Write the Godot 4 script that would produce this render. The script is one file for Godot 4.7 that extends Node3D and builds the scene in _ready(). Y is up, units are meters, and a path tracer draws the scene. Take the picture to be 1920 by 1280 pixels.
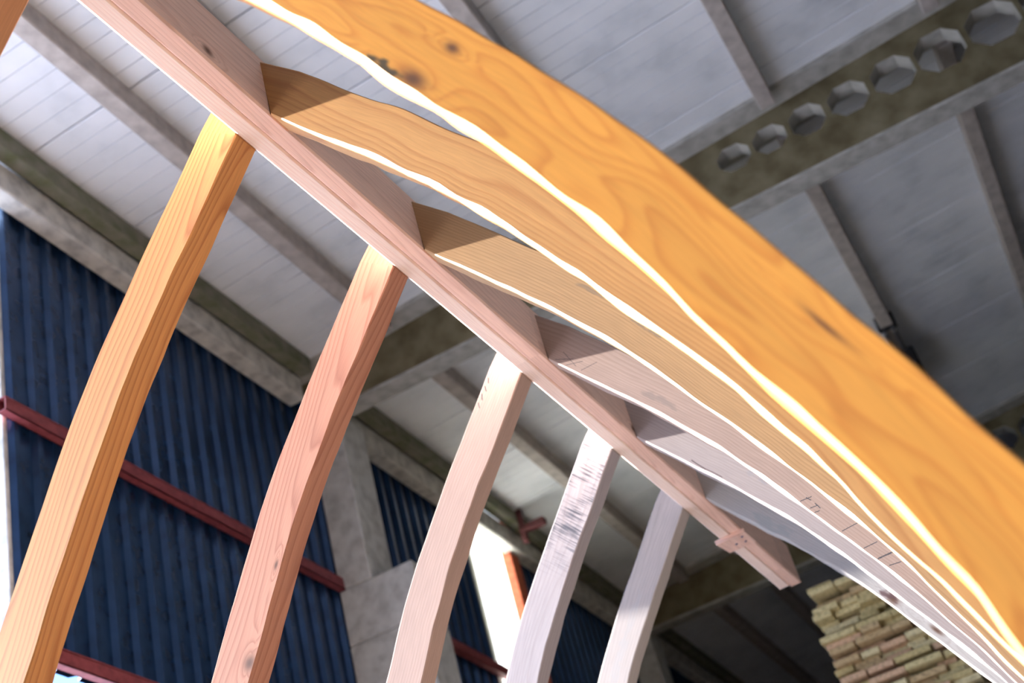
extends Node3D
# A gothic-arched timber frame under construction inside an open-sided industrial hall, seen from below.
# Heights are given relative to the camera (EYE above the floor) where a function says so.

const EYE := 1.5
const ROOF := 5.0            # roof plane above the camera at x = 0
const PITCH := 0.07138       # roof falls towards the open side (-x)
const DEPTH := 0.105         # rib depth
const THICK := 0.065         # rib thickness along the ridge
const RIB_Z := [-1.2147, -1.8105, -2.4014, -3.0401, -3.6253, -4.1937]
const CURVE := [Vector2(.0425, 2.05), Vector2(.18, 1.876), Vector2(.25, 1.79), Vector2(.375, 1.62), Vector2(.454, 1.495), Vector2(.51, 1.395), Vector2(.58, 1.27), Vector2(.656, 1.13), Vector2(.727, .985), Vector2(.782, .856), Vector2(.847, .68), Vector2(.873, .615), Vector2(.927, .47), Vector2(.961, .348), Vector2(.99, .18), Vector2(1.012, 0), Vector2(1.03, -.4), Vector2(1.035, -.9), Vector2(1.035, -1.455)]

var M := {}
var names := {}


func _ready() -> void:
	# ---- camera: 50 mm lens, tilted up 34 degrees and rolled
	var cam := Camera3D.new()
	cam.name = "camera"
	add_child(cam)
	cam.position = Vector3(0, EYE, 0)
	cam.rotation_order = EULER_ORDER_YXZ
	cam.rotation_degrees = Vector3(33.74, 17.666, -16.436)
	var lens := CameraAttributesPhysical.new()
	lens.frustum_focal_length = 50.06
	lens.frustum_focus_distance = 3.0
	lens.exposure_aperture = 4.0
	cam.attributes = lens
	cam.fov = 26.96
	cam.current = true
	# ---- sky and sun
	var env := Environment.new()
	var sky_mat := ProceduralSkyMaterial.new()
	sky_mat.sky_top_color = Color(0.44, 0.66, 1.0)
	sky_mat.sky_horizon_color = Color(0.84, 0.92, 1.0)
	sky_mat.ground_bottom_color = Color(0.5, 0.48, 0.4)
	sky_mat.ground_horizon_color = Color(0.8, 0.8, 0.78)
	sky_mat.sky_energy_multiplier = 1.0
	sky_mat.energy_multiplier = 2.6
	sky_mat.sun_angle_max = 1.0
	var sky := Sky.new()
	sky.sky_material = sky_mat
	env.background_mode = Environment.BG_SKY
	env.sky = sky
	env.tonemap_mode = Environment.TONE_MAPPER_LINEAR
	env.tonemap_exposure = 1.28
	env.sdfgi_enabled = true
	env.ssao_enabled = true
	env.ssil_enabled = true
	var we := WorldEnvironment.new()
	we.name = "environment"
	we.environment = env
	add_child(we)
	var sun := DirectionalLight3D.new()
	sun.name = "sun"
	add_child(sun)
	sun.rotation_degrees = Vector3(-15, -87.7, 0)   # sun shining in through the open side
	sun.light_energy = 11.0
	sun.light_color = Color(1.0, 0.995, 0.99)
	sun.light_angular_distance = 1.5
	sun.shadow_enabled = true
	# ---- everything else
	make_materials()
	build_hall()
	build_frame()
	build_things()


# ------------------------------------------------------------------ helpers

func numbered(called: String) -> String:
	if not names.has(called):
		names[called] = 0
		return called
	names[called] += 1
	return "%s_%03d" % [called, names[called]]


func tag(o: Node, label: String, category: String, group := "") -> void:
	o.set_meta("label", label)
	o.set_meta("category", category)
	if group:
		o.set_meta("group", group)


func thing(called: String, label: String, category: String, at := Vector3.ZERO, group := "") -> Node3D:
	var o := Node3D.new()
	o.name = numbered(called)
	add_child(o)
	o.position = at
	tag(o, label, category, group)
	return o


func setting(called: String, at := Vector3.ZERO) -> Node3D:
	var o := Node3D.new()
	o.name = called
	add_child(o)
	o.position = at
	o.set_meta("kind", "structure")
	return o


func piece(called: String, mesh: Mesh, m: Material, parent: Node, at := Vector3.ZERO) -> MeshInstance3D:
	var o := MeshInstance3D.new()
	o.name = called
	o.mesh = mesh
	o.material_override = m
	parent.add_child(o, true)
	o.position = at
	return o


func st_new() -> SurfaceTool:
	var st := SurfaceTool.new()
	st.begin(Mesh.PRIMITIVE_TRIANGLES)
	return st


# a quad (corners in order round the face) facing the hinted side; n4 holds one normal or four
func quad(st: SurfaceTool, p: Array, hint: Vector3, uv := [], n4 := []) -> void:
	var n: Vector3 = (p[2] - p[0]).cross(p[3] - p[1])
	var order := [0, 1, 2, 0, 2, 3]
	if n.dot(hint) > 0.0:      # counter-clockwise seen from the hinted side: turn round
		order = [0, 2, 1, 0, 3, 2]
	var flat := n.normalized()
	if flat.dot(hint) < 0.0:
		flat = -flat
	for i in order:
		st.set_normal(n4[i] if n4.size() == 4 else flat)
		if uv.size() == 4:
			st.set_uv(uv[i])
		st.add_vertex(p[i])


func tri(st: SurfaceTool, a: Vector3, b: Vector3, c: Vector3, hint: Vector3, uv := []) -> void:
	var n := (b - a).cross(c - a)
	var flip := n.dot(hint) > 0.0
	var flat := n.normalized() * (1.0 if flip else -1.0)
	var ps := [a, c, b] if flip else [a, b, c]
	var us := []
	if uv.size() == 3:
		us = [uv[0], uv[2], uv[1]] if flip else uv
	for i in 3:
		st.set_normal(flat)
		if us.size() == 3:
			st.set_uv(us[i])
		st.add_vertex(ps[i])


# a box between two corners with chamfered edges; UVs run along the longest side
func add_box(st: SurfaceTool, lo: Vector3, hi: Vector3, c := 0.003) -> void:
	var s := hi - lo
	c = minf(c, minf(s.x, minf(s.y, s.z)) * 0.4)
	var mid := (lo + hi) / 2.0
	var h := s / 2.0
	var long_axis := s.max_axis_index()
	var uvof := func(q: Vector3, across: int) -> Vector2:
		return Vector2(q[long_axis], q[across])
	for ax in 3:
		var a := (ax + 1) % 3
		var b := (ax + 2) % 3
		for sg in [-1.0, 1.0]:
			var hint := Vector3.ZERO
			hint[ax] = sg
			var ps := []
			for k in [[-1, -1], [1, -1], [1, 1], [-1, 1]]:
				var v := Vector3.ZERO
				v[ax] = sg * h[ax]
				v[a] = k[0] * (h[a] - c)
				v[b] = k[1] * (h[b] - c)
				ps.append(mid + v)
			var across := a if a != long_axis else b
			var us := []
			for q in ps:
				us.append(uvof.call(q, across))
			quad(st, ps, hint, us)
		# edges running along ax
		for sa in [-1.0, 1.0]:
			for sb in [-1.0, 1.0]:
				var ps := []
				for k in [[-1, 0], [1, 0], [1, 1], [-1, 1]]:
					var v := Vector3.ZERO
					v[ax] = k[0] * (h[ax] - c)
					v[a] = sa * (h[a] - (c if k[1] == 0 else 0.0))
					v[b] = sb * (h[b] - (0.0 if k[1] == 0 else c))
					ps.append(mid + v)
				var hint := Vector3.ZERO
				hint[a] = sa
				hint[b] = sb
				var us := []
				for q in ps:
					us.append(uvof.call(q, a if a != long_axis else b))
				quad(st, ps, hint, us)
	for sx in [-1.0, 1.0]:
		for sy in [-1.0, 1.0]:
			for sz in [-1.0, 1.0]:
				var g := Vector3(sx, sy, sz)
				var z := Vector2.ZERO
				tri(st, mid + g * (h - Vector3(0, c, c)), mid + g * (h - Vector3(c, 0, c)), mid + g * (h - Vector3(c, c, 0)), g, [z, z, z])


func box_mesh(lo: Vector3, hi: Vector3, c := 0.003) -> ArrayMesh:
	var st := st_new()
	add_box(st, lo, hi, c)
	return st.commit()


# ------------------------------------------------------------------ materials

func noise_of(sd: int, freq: float, octaves := 4) -> FastNoiseLite:
	var n := FastNoiseLite.new()
	n.seed = sd
	n.noise_type = FastNoiseLite.TYPE_SIMPLEX_SMOOTH
	n.frequency = freq
	n.fractal_octaves = octaves
	return n


func noise_tex(sd: int, freq: float, stops: Array, size := 512, octaves := 5) -> NoiseTexture2D:
	var t := NoiseTexture2D.new()
	t.width = size
	t.height = size
	t.seamless = true
	t.noise = noise_of(sd, freq, octaves)
	var g := Gradient.new()
	var offs := PackedFloat32Array()
	var cols := PackedColorArray()
	for s in stops:
		offs.append(s[0])
		cols.append(s[1])
	g.offsets = offs
	g.colors = cols
	t.color_ramp = g
	return t


func plain(c: Color, rough := 0.7, metal := 0.0) -> StandardMaterial3D:
	var m := StandardMaterial3D.new()
	m.albedo_color = c
	m.roughness = rough
	m.metallic = metal
	return m


func mottled(sd: int, freq: float, stops: Array, scale: float, rough := 0.85, bump := 0.0) -> StandardMaterial3D:
	var m := plain(Color.WHITE, rough)
	m.albedo_texture = noise_tex(sd, freq, stops)
	m.uv1_triplanar = true
	m.uv1_world_triplanar = true
	m.uv1_scale = Vector3.ONE * scale
	if bump > 0.0:
		m.heightmap_enabled = true
		m.heightmap_scale = bump
		m.heightmap_texture = m.albedo_texture
	return m


func c8(r: int, g: int, b: int) -> Color:
	return Color8(r, g, b)


func make_materials() -> void:
	M.panel = mottled(3, 0.012, [[0.0, c8(206, 210, 214)], [0.45, c8(230, 233, 236)], [1.0, c8(240, 242, 244)]], 0.35, 0.6)
	M.joint = plain(c8(70, 72, 76), 0.9)
	M.concrete = mottled(11, 0.02, [[0.0, c8(150, 148, 140)], [0.5, c8(174, 172, 164)], [1.0, c8(192, 190, 184)]], 0.8, 0.9)
	M.pale_concrete = mottled(12, 0.02, [[0.0, c8(176, 178, 176)], [0.5, c8(206, 208, 206)], [1.0, c8(224, 226, 224)]], 0.8, 0.9)
	M.purlin = mottled(14, 0.02, [[0.0, c8(158, 150, 143)], [0.5, c8(178, 169, 161)], [1.0, c8(194, 186, 178)]], 0.9, 0.9)
	M.girder = mottled(21, 0.014, [[0.0, c8(92, 82, 56)], [0.45, c8(114, 105, 78)], [1.0, c8(134, 126, 100)]], 0.6, 0.9)
	M.eave = mottled(29, 0.018, [[0.0, c8(92, 98, 66)], [0.5, c8(118, 118, 100)], [1.0, c8(138, 134, 122)]], 0.8, 0.9)
	M.eave_low = mottled(31, 0.02, [[0.0, c8(160, 160, 156)], [0.5, c8(205, 204, 198)], [1.0, c8(226, 224, 216)]], 0.8, 0.9)
	M.sheet = mottled(37, 0.02, [[0.0, c8(24, 44, 72)], [0.4, c8(34, 62, 98)], [1.0, c8(44, 74, 112)]], 0.7, 0.5)
	M.sheet.roughness = 0.24
	M.sheet.metallic = 0.45
	M.red_steel = mottled(41, 0.03, [[0.0, c8(112, 48, 54)], [0.5, c8(136, 62, 68)], [1.0, c8(154, 78, 82)]], 1.2, 0.6)
	M.rust = mottled(45, 0.03, [[0.0, c8(70, 34, 36)], [1.0, c8(104, 50, 50)]], 1.2, 0.7)
	M.orange_steel = mottled(43, 0.03, [[0.0, c8(160, 70, 40)], [1.0, c8(205, 105, 66)]], 1.2, 0.6)
	M.floor = mottled(47, 0.015, [[0.0, c8(92, 86, 83)], [0.5, c8(108, 101, 98)], [1.0, c8(122, 115, 111)]], 0.4, 0.9)
	M.ground = mottled(53, 0.02, [[0.0, c8(196, 194, 194)], [0.5, c8(220, 217, 218)], [1.0, c8(232, 229, 231)]], 0.3, 1.0)
	M.grass = mottled(55, 0.03, [[0.0, c8(72, 78, 52)], [0.5, c8(92, 96, 68)], [1.0, c8(112, 112, 84)]], 0.3, 1.0)
	M.dark_wall = mottled(59, 0.02, [[0.0, c8(44, 47, 50)], [1.0, c8(66, 69, 72)]], 0.4, 0.9)
	M.black = plain(c8(22, 23, 26), 0.5)
	M.steel = plain(c8(150, 152, 155), 0.4, 0.9)
	M.screw = plain(c8(70, 84, 130), 0.35, 0.6)
	M.glass_tip = plain(c8(200, 215, 215), 0.2)
	var tr := plain(Color(1.0, 1.0, 0.94, 0.5), 0.3)
	tr.transparency = BaseMaterial3D.TRANSPARENCY_ALPHA
	tr.backlight_enabled = true
	tr.backlight = Color(1.0, 1.0, 0.95)
	tr.cull_mode = BaseMaterial3D.CULL_DISABLED
	M.translucent = tr
	for k in 5:
		var a: Array = [[214, 196, 142], [204, 184, 128], [222, 206, 158], [198, 170, 124], [216, 178, 142]][k]
		var hi := c8(a[0], a[1], a[2])
		M["board%d" % k] = mottled(61 + k, 0.03, [[0.0, hi.darkened(0.28)], [0.5, hi], [1.0, hi.lightened(0.1)]], 2.5, 0.85)
	M.ridge_a = wood_material(101, {"base": c8(252, 224, 208), "late": c8(226, 184, 164), "rings": 90.0, "warp": 0.8, "strength": 0.35})
	M.ridge_b = wood_material(102, {"base": c8(242, 200, 180), "late": c8(206, 154, 132), "rings": 70.0, "warp": 1.0, "strength": 0.4, "knots": [[0.62, 0.02, 0.012, 0.006]]})


# Wood on the rib atlas: rows 0-111 the broad face (row 0 the outer edge), rows 112-175 the narrow face; 2 m long.
func wood_material(sd: int, o: Dictionary) -> StandardMaterial3D:
	var w := 1600
	var hf := 112
	var hh := 176
	var rng := RandomNumberGenerator.new()
	rng.seed = sd
	var low := noise_of(sd, 1.0, 2)
	var fine := noise_of(sd + 1, 1.0, 2)
	var base: Color = o.base
	var late: Color = o.late
	var rings: float = o.get("rings", 80.0)
	var warp: float = o.get("warp", 1.0)
	var strength: float = o.get("strength", 0.6)
	var knots: Array = o.get("knots", [])
	var stains: Array = o.get("stains", [])
	var marks: Array = o.get("marks", [])
	var saw: Array = o.get("saw", [])
	var data := PackedByteArray()
	data.resize(w * hh * 3)
	var wl: float = o.get("wl", 0.55)
	var wv: float = o.get("wv", 0.6)
	var slant := rng.randf_range(-0.02, 0.02) + float(o.get("slant", 0.0))
	for y in hh:
		var front := y < hf
		var v := (DEPTH * (1.0 - (y + 0.5) / hf)) if front else (THICK * (y - hf + 0.5) / 64.0)   # metres up from the inner edge
		var qv := v * rings if front else v * rings * 0.8 + 37.0
		var fv := v * 420.0 + (0.0 if front else 90.0)
		var lv := v * 9.0 + (0.0 if front else 21.0)
		for x in w:
			var s := x / 800.0
			var n := low.get_noise_2d(s * wl, lv * wv)
			var q := qv + n * warp * 4.0 + s * slant * rings
			var dark_knot := 0.0
			if front:
				for k in knots:
					var dx: float = (s - k[0]) / k[2]
					var dy: float = (v - k[1]) / k[3]
					var d2 := dx * dx * 0.25 + dy * dy
					if d2 < 16.0:
						q += 3.0 * exp(-d2 * 0.35) * signf(dy if dy != 0.0 else 1.0)
						var dd := dx * dx + dy * dy
						if dd < 6.0:
							dark_knot = maxf(dark_knot, exp(-dd * 0.9))
			var f := q - floorf(q)
			var l := f * f * f * f * strength
			if f < 0.12:
				l = strength * (1.0 - f / 0.12)
			var fb := fine.get_noise_2d(s * 9.0, fv) * 0.07 + n * 0.06
			var r := lerpf(base.r, late.r, l) * (1.0 + fb)
			var g := lerpf(base.g, late.g, l) * (1.0 + fb)
			var b := lerpf(base.b, late.b, l) * (1.0 + fb)
			if dark_knot > 0.02:
				var kk := dark_knot * 0.85
				r = lerpf(r, 0.30, kk)
				g = lerpf(g, 0.17, kk)
				b = lerpf(b, 0.10, kk)
			if front:
				for k in stains:
					var dx: float = (s - k[0]) / k[2]
					var dy: float = (v - k[1]) / k[3]
					var d2 := dx * dx + dy * dy
					if d2 < 4.0:
						var e := clampf((1.2 - d2 + 1.4 * fine.get_noise_2d(s * 22.0, v * 60.0)) * 1.2, 0.0, 1.0) * float(k[4])
						r = lerpf(r, k[5].r, e)
						g = lerpf(g, k[5].g, e)
						b = lerpf(b, k[5].b, e)
				if saw.size() and s < saw[1]:
					var e := fine.get_noise_2d(s * 220.0 + v * 40.0, v * 6.0) + low.get_noise_2d(s * 9.0, v * 12.0) * 0.5
					var t := clampf(e * 2.2 - 0.15, 0.0, 1.0) * clampf((saw[1] - s) / 0.15, 0.0, 1.0) * 0.75
					r = lerpf(r, 0.20, t)
					g = lerpf(g, 0.21, t)
					b = lerpf(b, 0.25, t)
			var at := (y * w + x) * 3
			data[at] = clampi(int(r * 255.0), 0, 255)
			data[at + 1] = clampi(int(g * 255.0), 0, 255)
			data[at + 2] = clampi(int(b * 255.0), 0, 255)
	var im := Image.create_from_data(w, hh, false, Image.FORMAT_RGB8, data)
	for k in marks:      # pencil strokes and cracks: [s0, v0, s1, v1, width px, colour]
		var a := Vector2(k[0] * 800.0, hf * (1.0 - k[1] / DEPTH))
		var b := Vector2(k[2] * 800.0, hf * (1.0 - k[3] / DEPTH))
		var steps := int(a.distance_to(b) * 2.0) + 1
		for i in steps:
			var p := a.lerp(b, i / float(steps))
			for u in int(k[4]):
				var px := clampi(int(p.x) + u / 2, 0, w - 1)
				var py := clampi(int(p.y) + u, 0, hf - 1)
				im.set_pixel(px, py, im.get_pixel(px, py).lerp(k[5], 0.75))
	var m := plain(Color.WHITE, 0.62)
	m.albedo_texture = ImageTexture.create_from_image(im)
	return m


# ------------------------------------------------------------------ the hall

func roof_y(x: float) -> float:      # absolute height of the underside of the roof
	return EYE + ROOF + x * tan(PITCH)


func slab(called: String, lo: Vector3, hi: Vector3, m: Material) -> void:
	var o := piece(called, box_mesh(lo, hi, 0.0), m, self)
	o.set_meta("kind", "structure")


func build_hall() -> void:
	slab("floor", Vector3(-3.31, -0.2, -21), Vector3(13, 0, 9), M.floor)
	slab("ground", Vector3(-18.0, -0.3, -50), Vector3(-3.31, -0.02, 40), M.ground)
	slab("grass_field", Vector3(-70, -0.3, -50), Vector3(-18.0, -0.03, 40), M.grass)
	slab("wall_right", Vector3(13, -0.2, -21), Vector3(13.2, 8.2, 9), M.dark_wall)
	slab("wall_back", Vector3(-3.5, -0.2, -21.2), Vector3(13.2, 8.2, -21), M.dark_wall)
	slab("wall_front", Vector3(-3.5, -0.2, 9), Vector3(13.2, 8.2, 9.2), M.dark_wall)
	slab("wall_partition", Vector3(1.4, 0, -16), Vector3(1.5, 3.9, 6), M.dark_wall)
	build_roof()
	build_wall()
	for z in [-1.3, -6.2, -11.1, -16.0]:
		girder(z)
	for z in [-6.2, -11.1]:
		column(z)
	# purlins, bay by bay
	var bays := [[-1.62, -6.06, "between the viewer and the nearest perforated girder"], [-6.36, -10.96, "between the two perforated girders"], [-11.26, -15.86, "in the dark bay beyond the far girder"]]
	var xs := [-2.63, -2.1, -1.18, -0.19, 0.76, 1.72, 2.69]
	var order := ["first", "second", "third", "fourth", "fifth", "sixth", "seventh"]
	for b in bays:
		for i in xs.size():
			var x: float = xs[i]
			var y := roof_y(x - 0.045) - 0.12
			var o := piece(numbered("roof_purlin"), box_mesh(Vector3(-0.045, 0, b[1]), Vector3(0.045, 0.122, b[0]), 0.006), M.purlin, self, Vector3(x, y, 0))
			tag(o, "pale grey roof purlin, %s from the eave, %s" % [order[i], b[2]], "beam", "roof purlins")
		# the eave: a lower beam and a rail above it
		var e := piece(numbered("eave_beam"), box_mesh(Vector3(-0.05, 0, b[1] + 0.02), Vector3(0.05, 0.15, b[0] - 0.02), 0.008), M.eave_low, self, Vector3(-3.258, EYE + 4.51, 0))
		tag(e, "pale lower eave beam above the blue wall, %s" % b[2], "beam", "eave beams")
		var r := piece(numbered("eave_rail"), box_mesh(Vector3(-0.04, 0, b[1] + 0.02), Vector3(0.04, roof_y(-3.21) - EYE - 4.662, b[0] - 0.02), 0.006), M.eave, self, Vector3(-3.168, EYE + 4.66, 0))
		tag(r, "dark mossy rail between eave beam and roof, %s" % b[2], "beam", "eave rails")


func build_roof() -> void:
	var roof := setting("ceiling", Vector3(0, EYE + ROOF, 0))
	roof.rotation.z = PITCH
	var back := piece("roof_deck", box_mesh(Vector3(-3.9, 0.035, -21.2), Vector3(13.4, 0.15, 9.2), 0.0), M.joint, roof)
	back.set_meta("label", "dark deck showing in the joints between the white panels")
	# one sandwich panel: seven flats with shallow grooves, 0.7 m wide
	var st := st_new()
	var x0 := -3.85
	var x1 := 13.3
	var w := 0.690
	var n := 7
	var prof := []
	prof.append(Vector2(0.0, 0.035))
	prof.append(Vector2(0.0, 0.004))
	prof.append(Vector2(0.004, 0.0))
	for k in range(1, n):
		var c := w * k / n
		prof.append(Vector2(c - 0.0032, 0.0))
		prof.append(Vector2(c - 0.0022, 0.008))
		prof.append(Vector2(c + 0.0022, 0.008))
		prof.append(Vector2(c + 0.0032, 0.0))
	prof.append(Vector2(w - 0.004, 0.0))
	prof.append(Vector2(w, 0.004))
	prof.append(Vector2(w, 0.035))
	for i in prof.size() - 1:
		var a: Vector2 = prof[i]
		var b: Vector2 = prof[i + 1]
		var d := b - a
		quad(st, [Vector3(x0, a.y, -a.x), Vector3(x1, a.y, -a.x), Vector3(x1, b.y, -b.x), Vector3(x0, b.y, -b.x)], Vector3(0, -d.x, -d.y).normalized() if d.x > 0.0 else Vector3(0, 0, 1 if i == 0 else -1))
	var mesh := st.commit()
	for k in 43:
		piece("roof_panel", mesh, M.panel, roof, Vector3(0, 0, 8.8 - 0.003 - 0.7 * k))


func corrugated(z_from: float, pitches: int, y0: float, y1: float) -> ArrayMesh:
	var st := st_new()
	var prof := []
	var p := 0.1343
	for k in pitches:
		var z := z_from - k * p
		for q in [[0.0, 0.0], [0.014, 0.026], [0.042, 0.026], [0.056, 0.0]]:
			prof.append(Vector2(z - q[0], q[1]))
	prof.append(Vector2(z_from - pitches * p, 0.0))
	for i in prof.size() - 1:
		var a: Vector2 = prof[i]
		var b: Vector2 = prof[i + 1]
		for side in [1.0, -1.0]:
			var off := 0.0 if side > 0.0 else -0.0015
			quad(st, [Vector3(a.y + off, y0, a.x), Vector3(b.y + off, y0, b.x), Vector3(b.y + off, y1, b.x), Vector3(a.y + off, y1, a.x)], Vector3(side * (a.x - b.x), 0, side * (b.y - a.y)))
	return st.commit()


func build_wall() -> void:
	var bottom := EYE + 2.354
	var top := roof_y(-3.31) + 0.02
	var wall := setting("wall_left", Vector3(-3.335, 0, 0))
	# sheets of seven ribs, then the daylight panel, then sheets again
	var sheet7 := corrugated(0.0, 7, bottom, top)
	var z := -3.765
	for k in 4:
		piece("corrugated_sheet", sheet7, M.sheet, wall, Vector3(0, 0, z))
		z -= 7 * 0.1343
	piece("corrugated_sheet", corrugated(0.0, 5, bottom, top), M.sheet, wall, Vector3(0, 0, z))
	z = -8.93
	while z > -21.0:
		piece("corrugated_sheet", sheet7, M.sheet, wall, Vector3(0, 0, z))
		z -= 7 * 0.1343
	# plain block wall under the sheets, and the wall on the viewer's side of the opening
	piece("block_wall", box_mesh(Vector3(-0.2, 0, -21.0), Vector3(-0.02, bottom - 0.01, -5.0), 0.0), M.dark_wall, wall)
	piece("block_wall", box_mesh(Vector3(-0.2, 0, 0.6), Vector3(-0.02, top, 9.0), 0.0), M.dark_wall, wall)
	# edge post beside the opening
	piece("edge_post", box_mesh(Vector3(-0.06, 0, -3.80), Vector3(0.0, top, -3.745), 0.004), M.eave_low, wall).set_meta("label", "pale post at the open end of the wall")
	# red girts, C-shaped rails behind the sheets
	for y in [3.385, 2.354]:
		var st := st_new()
		add_box(st, Vector3(0.024, EYE + y, -20.9), Vector3(0.03, EYE + y + 0.066, -3.69), 0.001)
		add_box(st, Vector3(0.024, EYE + y, -20.9), Vector3(0.068, EYE + y + 0.006, -3.69), 0.001)
		add_box(st, Vector3(0.024, EYE + y + 0.06, -20.9), Vector3(0.068, EYE + y + 0.066, -3.69), 0.001)
		add_box(st, Vector3(0.062, EYE + y, -20.9), Vector3(0.068, EYE + y + 0.056, -3.69), 0.001)
		piece("girt", st.commit(), M.red_steel, wall).set_meta("label", "red painted steel girt across the blue sheets")
	# daylight panel and its post
	var win := setting("window_1", Vector3(-3.335, 0, 0))
	piece("daylight_sheet", corrugated(-8.13, 5, bottom, top), M.translucent, win).set_meta("label", "glaring translucent corrugated daylight sheet")
	piece("window_post", box_mesh(Vector3(0.0, bottom, -8.93), Vector3(0.07, top, -8.785), 0.003), M.orange_steel, win).set_meta("label", "orange-red steel post")


func girder(zf: float) -> void:
	var at := Vector3(0, EYE, zf)
	var g := CSGCombiner3D.new()
	g.name = numbered("roof_girder")
	add_child(g)
	g.position = at
	var th := 0.11
	var web := CSGPolygon3D.new()
	web.name = "web"
	web.polygon = PackedVector2Array([Vector2(-3.3, 4.49), Vector2(12.8, 4.49), Vector2(12.8, ROOF + 12.8 * tan(PITCH)), Vector2(-3.3, ROOF - 3.3 * tan(PITCH))])
	web.depth = th
	web.material = M.girder
	web.position = Vector3.ZERO           # depth runs from z 0 to -depth
	g.add_child(web)
	# top flange, proud on both sides, following the roof
	var fl := CSGPolygon3D.new()
	fl.name = "flange"
	fl.polygon = PackedVector2Array([Vector2(-3.3, ROOF - 0.03 - 3.3 * tan(PITCH)), Vector2(12.8, ROOF - 0.03 + 12.8 * tan(PITCH)), Vector2(12.8, ROOF + 12.8 * tan(PITCH)), Vector2(-3.3, ROOF - 3.3 * tan(PITCH))])
	fl.depth = th + 0.28
	fl.material = M.concrete
	fl.position = Vector3(0, 0, 0.14)
	g.add_child(fl)
	var bf := CSGPolygon3D.new()
	bf.name = "foot"
	bf.polygon = PackedVector2Array([Vector2(-3.3, 4.47), Vector2(12.8, 4.47), Vector2(12.8, 4.491), Vector2(-3.3, 4.491)])
	bf.depth = th + 0.03
	bf.material = M.concrete
	bf.position = Vector3.ZERO
	g.add_child(bf)
	# octagonal openings, larger towards the middle of the hall
	var holes := [[-0.474, 0.165, 0.15], [-0.262, 0.165, 0.155], [-0.043, 0.168, 0.175], [0.194, 0.19, 0.185], [0.449, 0.20, 0.205], [0.711, 0.222, 0.235], [1.0, 0.235, 0.24], [1.3, 0.25, 0.25], [1.62, 0.26, 0.26], [1.95, 0.27, 0.27]]
	for h in holes:
		var o := CSGPolygon3D.new()
		o.name = "opening"
		o.operation = CSGShape3D.OPERATION_SUBTRACTION
		var w: float = h[1] * 0.56
		var v: float = h[2] * 0.54
		var c: float = 0.3 * h[1]
		o.polygon = PackedVector2Array([Vector2(-w + c, -v), Vector2(w - c, -v), Vector2(w, -v + c), Vector2(w, v - c), Vector2(w - c, v), Vector2(-w + c, v), Vector2(-w, v - c), Vector2(-w, -v + c)])
		o.depth = th + 0.1
		o.material = M.concrete
		o.position = Vector3(h[0], 4.785 + 0.01 * h[0], 0.05)
		g.add_child(o, true)
	var label := "olive grey concrete roof girder with octagonal openings, nearest across the view"
	if zf < -7.0:
		label = "dark concrete roof girder with octagonal openings, far across the hall"
	if zf < -12.0:
		label = "farthest concrete roof girder in the dark end of the hall"
	if zf > -2.0:
		label = "concrete roof girder with octagonal openings overhead behind the viewer"
	tag(g, label, "girder", "concrete roof girders")


func column(zf: float) -> void:
	var near := zf > -7.0
	var c := thing("concrete_column", "pale concrete column with a corbel carrying the nearest girder" if near else "dim concrete column carrying the far girder beside the wall", "column", Vector3(-3.205, 0, zf - 0.143))
	var joints := [0.0, 1.2, 2.4, EYE + 2.55, EYE + 3.06, EYE + 3.385, EYE + 4.466]
	for i in joints.size() - 1:
		var wide := i < joints.size() - 2
		piece("block", box_mesh(Vector3(-0.1, joints[i] + 0.002, -0.143), Vector3(0.352 if wide else 0.102, joints[i + 1] - 0.002, 0.14), 0.006), M.pale_concrete, c)


# ------------------------------------------------------------------ the timber frame

func curve_points() -> Array:
	var out := []
	var p := CURVE.duplicate()
	p.push_front(2.0 * CURVE[0] - CURVE[1])
	p.push_back(2.0 * CURVE[-1] - CURVE[-2])
	for i in range(1, p.size() - 2):
		var n := 8
		for k in n:
			out.append(p[i].cubic_interpolate(p[i + 1], p[i - 1], p[i + 2], k / float(n)))
	out.append(CURVE[-1])
	return out


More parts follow.
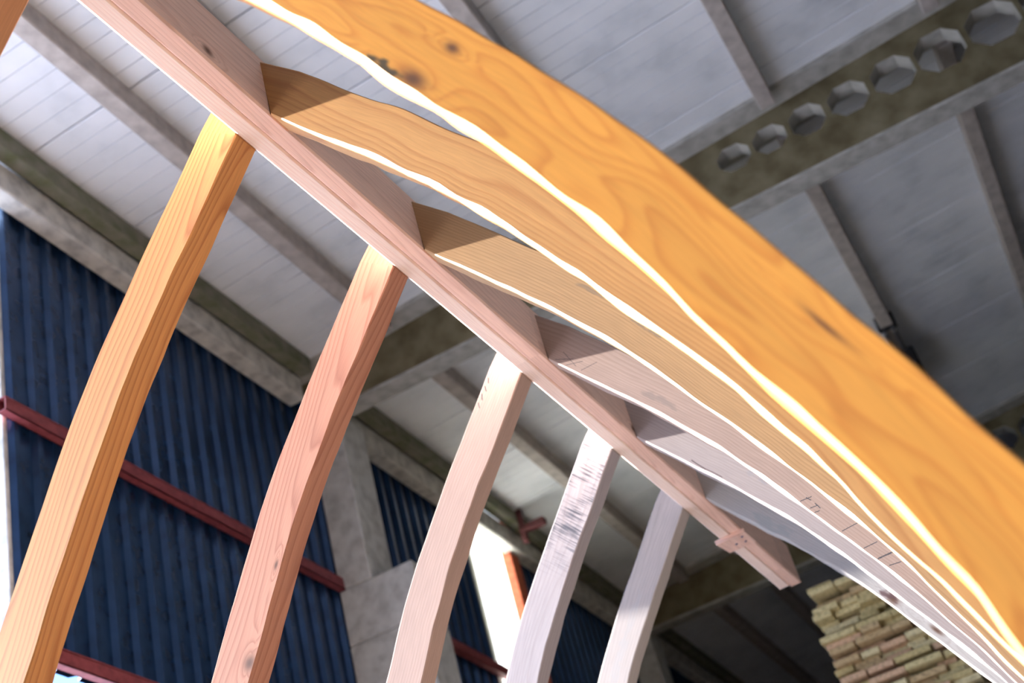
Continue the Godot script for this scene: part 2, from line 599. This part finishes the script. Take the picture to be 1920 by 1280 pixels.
# one rib: side +1 right, -1 left; front face at z = 0, x measured from the middle of the ridge, y from the camera
func rib_mesh(side: float, sd: int, wave: float) -> ArrayMesh:
	var st := st_new()
	var pts := curve_points()
	var nz := noise_of(sd, 1.0, 2)
	var s := 0.0
	var rows := []
	var c := 0.0025
	for i in pts.size():
		var p: Vector2 = pts[i]
		if i > 0:
			s += p.distance_to(pts[i - 1])
		var t: Vector2 = (pts[mini(i + 1, pts.size() - 1)] - pts[maxi(i - 1, 0)]).normalized()
		var nrm := Vector2(-t.y, t.x)                       # outwards
		var fade := smoothstep(0.0, 0.12, s)
		var e1 := nz.get_noise_2d(s * 5.0, 0.0) * wave * fade
		var e2 := nz.get_noise_2d(s * 5.0, 40.0) * wave * fade
		var e3 := nz.get_noise_2d(s * 4.0, 90.0) * wave * 0.7 * fade
		var inner_f := p + nrm * e1
		var inner_b := p + nrm * e2
		var outer := p + nrm * (DEPTH + e3)
		rows.append({"s": s, "n": nrm, "if": inner_f, "ib": inner_b, "o": outer})
	# the first row is cut to the vertical face of the ridge
	var first := {"s": -0.1, "n": rows[0].n, "if": CURVE[0], "ib": CURVE[0], "o": Vector2(CURVE[0].x, CURVE[0].y + 0.152)}
	rows.push_front(first)
	var v3 := func(q: Vector2, z: float) -> Vector3:
		return Vector3(q.x * side, q.y, z)
	for i in rows.size() - 1:
		var a: Dictionary = rows[i]
		var b: Dictionary = rows[i + 1]
		var na := Vector3(a.n.x * side, a.n.y, 0)
		var nb := Vector3(b.n.x * side, b.n.y, 0)
		var ua: float = maxf(a.s, 0.0) / 2.0
		var ub: float = maxf(b.s, 0.0) / 2.0
		var uo: float = a.s / 2.0 + (0.05 if i == 0 else 0.0)
		var vf0 := 0.004
		var vf1 := 111.0 / 176.0
		var vi0 := 114.0 / 176.0
		var vi1 := 0.99
		var ce: Vector2 = a.n * c
		var cb: Vector2 = b.n * c
		var f := [v3.call(a["if"] + ce, 0.0), v3.call(b["if"] + cb, 0.0), v3.call(b.o - cb, 0.0), v3.call(a.o - ce, 0.0)]
		var k := [v3.call(a.ib + ce, -THICK), v3.call(b.ib + cb, -THICK), v3.call(b.o - cb, -THICK), v3.call(a.o - ce, -THICK)]
		var uvf := [Vector2(ua, vf1), Vector2(ub, vf1), Vector2(ub, vf0), Vector2(uo, vf0)]
		quad(st, f, Vector3(0, 0, 1), uvf)
		quad(st, k, Vector3(0, 0, -1), uvf)
		var inn := [v3.call(a["if"], -c), v3.call(b["if"], -c), v3.call(b.ib, -THICK + c), v3.call(a.ib, -THICK + c)]
		var uvi := [Vector2(ua, vi0), Vector2(ub, vi0), Vector2(ub, vi1), Vector2(ua, vi1)]
		quad(st, inn, -na, uvi, [-na, -nb, -nb, -na])
		var ou := [v3.call(a.o, -c), v3.call(b.o, -c), v3.call(b.o, -THICK + c), v3.call(a.o, -THICK + c)]
		quad(st, ou, na, uvi, [na, nb, nb, na])
		# chamfers
		var low_uv := [Vector2(ua, vi0), Vector2(ub, vi0), Vector2(ub, vi0), Vector2(ua, vi0)]
		quad(st, [f[0], f[1], inn[1], inn[0]], Vector3(0, 0, 1) - na, low_uv)
		quad(st, [k[0], k[1], inn[2], inn[3]], Vector3(0, 0, -1) - na, low_uv)
		quad(st, [f[3], f[2], ou[1], ou[0]], Vector3(0, 0, 1) + na, low_uv)
		quad(st, [k[3], k[2], ou[2], ou[3]], Vector3(0, 0, -1) + na, low_uv)
	var z2 := Vector2(0.9, 0.3)
	var e: Dictionary = rows[-1]
	quad(st, [v3.call(e["if"], 0.0), v3.call(e.o, 0.0), v3.call(e.o, -THICK), v3.call(e.ib, -THICK)], Vector3.DOWN, [z2, z2, z2, z2])
	var h: Dictionary = rows[0]
	quad(st, [v3.call(h["if"], 0.0), v3.call(h.o, 0.0), v3.call(h.o, -THICK), v3.call(h.ib, -THICK)], Vector3(-side, 0, 0), [z2, z2, z2, z2])
	return st.commit()


func ridge_mesh(x0: float, x1: float, z0: float, z1: float) -> ArrayMesh:
	var st := st_new()
	var lo := Vector3(x0, 2.05, z1)
	var hi := Vector3(x1, 2.213, z0)
	var c := 0.0045
	# length split so that the grain texture keeps its scale: u along z over 2 m
	var uz := func(z: float) -> float:
		return (z0 - z) / 2.0
	var sides := [[Vector3.DOWN, [Vector3(lo.x + c, lo.y, 0), Vector3(hi.x - c, lo.y, 0)], 114.0 / 176.0, 0.99], [Vector3.UP, [Vector3(lo.x, hi.y, 0), Vector3(hi.x, hi.y, 0)], 114.0 / 176.0, 0.99], [Vector3.LEFT, [Vector3(lo.x, lo.y + c, 0), Vector3(lo.x, hi.y, 0)], 0.6, 0.0], [Vector3.RIGHT, [Vector3(hi.x, lo.y + c, 0), Vector3(hi.x, hi.y, 0)], 0.6, 0.0], [Vector3(-1, -1, 0), [Vector3(lo.x + c, lo.y, 0), Vector3(lo.x, lo.y + c, 0)], 0.98, 0.99], [Vector3(1, -1, 0), [Vector3(hi.x - c, lo.y, 0), Vector3(hi.x, lo.y + c, 0)], 0.98, 0.99]]
	for q in sides:
		var a: Vector3 = q[1][0]
		var b: Vector3 = q[1][1]
		var ps := [Vector3(a.x, a.y, z0), Vector3(a.x, a.y, z1), Vector3(b.x, b.y, z1), Vector3(b.x, b.y, z0)]
		quad(st, ps, q[0], [Vector2(0, q[2]), Vector2(uz.call(z1), q[2]), Vector2(uz.call(z1), q[3]), Vector2(0, q[3])])
	for z in [z0, z1]:
		quad(st, [Vector3(lo.x, lo.y, z), Vector3(hi.x, lo.y, z), Vector3(hi.x, hi.y, z), Vector3(lo.x, hi.y, z)], Vector3(0, 0, 1 if z == z0 else -1), [Vector2(0.1, 0.1), Vector2(0.12, 0.1), Vector2(0.12, 0.2), Vector2(0.1, 0.2)])
	return st.commit()


func build_frame() -> void:
	var th := atan(0.0344)
	var ex := Vector3(cos(th), 0, sin(th))
	var frame := thing("arched_timber_frame", "arched timber skeleton of paired curved ribs on a doubled ridge beam", "timber frame", ex * -1.043)
	frame.rotation.y = -th
	var up := Vector3(0, EYE, 0)
	piece("ridge_board", ridge_mesh(-0.0425, -0.0003, -1.0, -5.19), M.ridge_a, frame, up).set_meta("label", "pale pink left board of the doubled ridge beam")
	piece("ridge_board", ridge_mesh(0.0003, 0.0425, -1.0, -5.21), M.ridge_b, frame, up).set_meta("label", "pink right board of the doubled ridge beam, brown on its side")
	var pencil := c8(62, 60, 66)
	var stain := c8(62, 52, 34)
	var right := [
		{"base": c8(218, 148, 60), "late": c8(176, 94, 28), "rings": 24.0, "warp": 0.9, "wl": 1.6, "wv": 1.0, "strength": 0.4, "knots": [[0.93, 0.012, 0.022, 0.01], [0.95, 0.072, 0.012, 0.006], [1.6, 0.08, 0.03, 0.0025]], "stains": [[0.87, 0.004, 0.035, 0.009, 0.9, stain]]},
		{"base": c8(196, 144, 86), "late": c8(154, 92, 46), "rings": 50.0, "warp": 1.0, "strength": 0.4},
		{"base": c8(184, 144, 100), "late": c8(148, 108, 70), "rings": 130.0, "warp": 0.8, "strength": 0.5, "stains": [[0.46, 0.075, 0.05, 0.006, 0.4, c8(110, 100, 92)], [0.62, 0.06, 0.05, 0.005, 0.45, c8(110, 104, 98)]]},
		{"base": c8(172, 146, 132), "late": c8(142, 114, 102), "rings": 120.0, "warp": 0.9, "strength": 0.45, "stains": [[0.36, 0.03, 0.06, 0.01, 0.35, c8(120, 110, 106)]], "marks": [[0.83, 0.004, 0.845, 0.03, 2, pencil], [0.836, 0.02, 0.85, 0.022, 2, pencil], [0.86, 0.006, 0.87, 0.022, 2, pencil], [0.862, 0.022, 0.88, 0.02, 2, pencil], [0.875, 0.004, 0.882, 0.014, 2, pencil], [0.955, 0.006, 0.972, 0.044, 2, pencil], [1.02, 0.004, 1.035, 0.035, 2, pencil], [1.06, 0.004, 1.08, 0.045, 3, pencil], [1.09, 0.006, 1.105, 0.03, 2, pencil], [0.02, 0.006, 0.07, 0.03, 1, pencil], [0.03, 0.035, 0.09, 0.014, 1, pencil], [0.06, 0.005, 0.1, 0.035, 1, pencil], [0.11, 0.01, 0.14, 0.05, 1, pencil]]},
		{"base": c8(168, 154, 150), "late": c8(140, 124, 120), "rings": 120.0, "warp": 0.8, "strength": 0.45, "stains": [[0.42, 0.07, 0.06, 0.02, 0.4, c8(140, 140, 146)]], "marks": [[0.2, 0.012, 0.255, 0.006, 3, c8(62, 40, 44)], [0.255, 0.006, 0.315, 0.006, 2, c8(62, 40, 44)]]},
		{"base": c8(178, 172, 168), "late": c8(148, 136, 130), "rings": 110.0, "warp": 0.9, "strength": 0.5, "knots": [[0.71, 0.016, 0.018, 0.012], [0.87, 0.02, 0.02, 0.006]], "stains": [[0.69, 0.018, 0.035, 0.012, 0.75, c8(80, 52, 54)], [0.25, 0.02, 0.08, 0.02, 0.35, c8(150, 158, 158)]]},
	]
	var left := [
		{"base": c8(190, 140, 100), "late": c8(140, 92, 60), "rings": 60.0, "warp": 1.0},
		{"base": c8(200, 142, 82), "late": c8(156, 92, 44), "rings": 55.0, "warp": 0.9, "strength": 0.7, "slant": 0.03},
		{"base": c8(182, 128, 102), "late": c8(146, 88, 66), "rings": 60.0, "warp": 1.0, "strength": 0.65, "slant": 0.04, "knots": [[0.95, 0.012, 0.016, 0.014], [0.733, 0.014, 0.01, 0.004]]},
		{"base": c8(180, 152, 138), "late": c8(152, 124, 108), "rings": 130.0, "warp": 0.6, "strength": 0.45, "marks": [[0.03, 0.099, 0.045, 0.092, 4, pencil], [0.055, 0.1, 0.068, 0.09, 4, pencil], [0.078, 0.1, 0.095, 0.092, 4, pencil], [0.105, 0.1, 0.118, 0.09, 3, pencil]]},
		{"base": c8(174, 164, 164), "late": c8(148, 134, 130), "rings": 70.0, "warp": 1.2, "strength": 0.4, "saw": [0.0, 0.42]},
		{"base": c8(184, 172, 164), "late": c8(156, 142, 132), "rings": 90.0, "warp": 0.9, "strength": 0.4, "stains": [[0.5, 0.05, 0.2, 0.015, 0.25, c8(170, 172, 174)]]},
	]
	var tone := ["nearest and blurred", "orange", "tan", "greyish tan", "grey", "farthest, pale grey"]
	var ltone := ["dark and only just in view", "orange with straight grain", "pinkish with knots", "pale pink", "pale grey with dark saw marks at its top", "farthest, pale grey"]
	for k in RIB_Z.size():
		var at := Vector3(0, EYE, RIB_Z[k])
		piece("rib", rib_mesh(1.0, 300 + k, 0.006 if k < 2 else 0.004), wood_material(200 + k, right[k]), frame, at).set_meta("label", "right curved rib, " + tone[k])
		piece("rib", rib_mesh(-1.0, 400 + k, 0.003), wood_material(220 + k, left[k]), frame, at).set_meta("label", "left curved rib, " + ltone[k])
	# splice plate under the ridge, with three screws
	var st := st_new()
	var sk := [Vector2(-0.061, -4.534), Vector2(0.052, -4.531), Vector2(0.053, -4.648), Vector2(-0.049, -4.646)]
	var y0 := 2.034
	var y1 := 2.0495
	var lo4 := []
	var hi4 := []
	for q in sk:
		lo4.append(Vector3(q.x, y0, q.y))
		hi4.append(Vector3(q.x, y1, q.y))
	quad(st, lo4, Vector3.DOWN, [Vector2(0.1, 0.7), Vector2(0.1, 0.95), Vector2(0.16, 0.95), Vector2(0.16, 0.7)])
	quad(st, hi4, Vector3.UP, [Vector2(0.1, 0.1), Vector2(0.16, 0.1), Vector2(0.16, 0.5), Vector2(0.1, 0.5)])
	var mid := Vector3(-0.002, 2.04, -4.59)
	for i in 4:
		var j := (i + 1) % 4
		var out: Vector3 = (lo4[i] + lo4[j]) / 2.0 - mid
		quad(st, [lo4[i], lo4[j], hi4[j], hi4[i]], Vector3(out.x, 0, out.z), [Vector2(0.3, 0.8), Vector2(0.36, 0.8), Vector2(0.36, 0.85), Vector2(0.3, 0.85)])
	var plate := piece("splice_plate", st.commit(), M.ridge_b, frame, up)
	plate.set_meta("label", "small pink wooden plate screwed across the ridge")
	var head := CylinderMesh.new()
	head.top_radius = 0.0045
	head.bottom_radius = 0.0036
	head.height = 0.003
	head.radial_segments = 12
	for q in [Vector2(0.031, -4.558), Vector2(0.027, -4.606), Vector2(-0.005, -4.596)]:
		piece("screw", head, M.screw, plate, Vector3(q.x, y0 - 0.0012, q.y))
	# sole plates on the floor that carry the ribs
	for s in [-1.0, 1.0]:
		piece("sole_plate", box_mesh(Vector3(s * 1.09 - 0.08, 0.0, -4.6), Vector3(s * 1.09 + 0.08, 0.045, -1.0), 0.004), M.board1, frame)


# ------------------------------------------------------------------ other things

func build_things() -> void:
	var rng := RandomNumberGenerator.new()
	rng.seed = 77
	# rack that holds the sawn boards high up
	var rack := thing("storage_rack", "tall steel rack carrying the timber stack", "rack", Vector3(-0.7, 0, -8.0))
	for x in [-0.42, 0.62]:
		for z in [-0.75, 0.75]:
			piece("post", box_mesh(Vector3(x - 0.03, 0, z - 0.03), Vector3(x + 0.03, 3.32, z + 0.03), 0.003), M.steel, rack)
	for z in [-0.75, 0.75]:
		piece("bearer", box_mesh(Vector3(-0.46, 3.32, z - 0.04), Vector3(0.66, 3.40, z + 0.04), 0.003), M.steel, rack)
	var boards := []
	for v in 3:
		var w: float = [0.098, 0.134, 0.186][v]
		boards.append([w, box_mesh(Vector3(0, 0, -2.0), Vector3(w, 0.0305, 0), 0.003)])
	var y := 3.4
	for row in 26:
		var x := -1.085 + (26 - row) * -0.0015 + rng.randf_range(-0.02, 0.018)
		var back: float = [0.0, -0.11, 0.02, 0.0, -0.07][rng.randi_range(0, 4)]
		while x < -0.5:
			var b: Array = boards[rng.randi_range(0, 2)]
			var tint := rng.randi_range(0, 4)
			var o := piece(numbered("timber_board"), b[1], M["board%d" % tint], self, Vector3(x, y, -7.0 + back + rng.randf_range(-0.05, 0.02)))
			tag(o, "%s sawn board end in the tall timber stack, %s" % [["pale yellow", "deep yellow", "cream", "brownish", "pinkish"][tint], "in the upper layers" if row > 19 else "in the middle layers" if row > 12 else "in the lower layers"], "board", "boards in the timber stack")
			x += b[0] + rng.randf_range(0.001, 0.012)
		y += 0.0306
	# black box strapped under a purlin
	var box := thing("ceiling_fitting", "small black box fitting strapped under a roof purlin at right", "fitting", Vector3(-0.19, roof_y(-0.235) - 0.12, -9.1))
	piece("housing", box_mesh(Vector3(-0.1, -0.17, -0.35), Vector3(0.09, -0.03, 0.02), 0.012), M.black, box)
	for x in [-0.035, 0.03]:
		piece("strap", box_mesh(Vector3(x - 0.012, -0.05, -0.05), Vector3(x + 0.012, 0.0, 0.32), 0.002), M.steel, box)
	piece("clamp", box_mesh(Vector3(-0.065, -0.012, 0.3), Vector3(0.065, 0.1, 0.34), 0.003), M.black, box)
	var tip := CylinderMesh.new()
	tip.top_radius = 0.03
	tip.bottom_radius = 0.035
	tip.height = 0.16
	tip.radial_segments = 16
	var t := piece("lens", tip, M.glass_tip, box, Vector3(0.02, -0.1, -0.43))
	t.rotation.x = PI / 2
	# red bracket at the eave
	var br := thing("eave_bracket", "small dark red steel bracket at the eave above the daylight sheet", "bracket", Vector3(-3.098, EYE + 4.6, -8.75))
	piece("arm", box_mesh(Vector3(-0.03, -0.02, -0.03), Vector3(0.17, 0.03, 0.03), 0.004), M.rust, br)
	piece("hanger", box_mesh(Vector3(-0.03, -0.1, -0.02), Vector3(0.01, 0.165, 0.02), 0.004), M.rust, br)
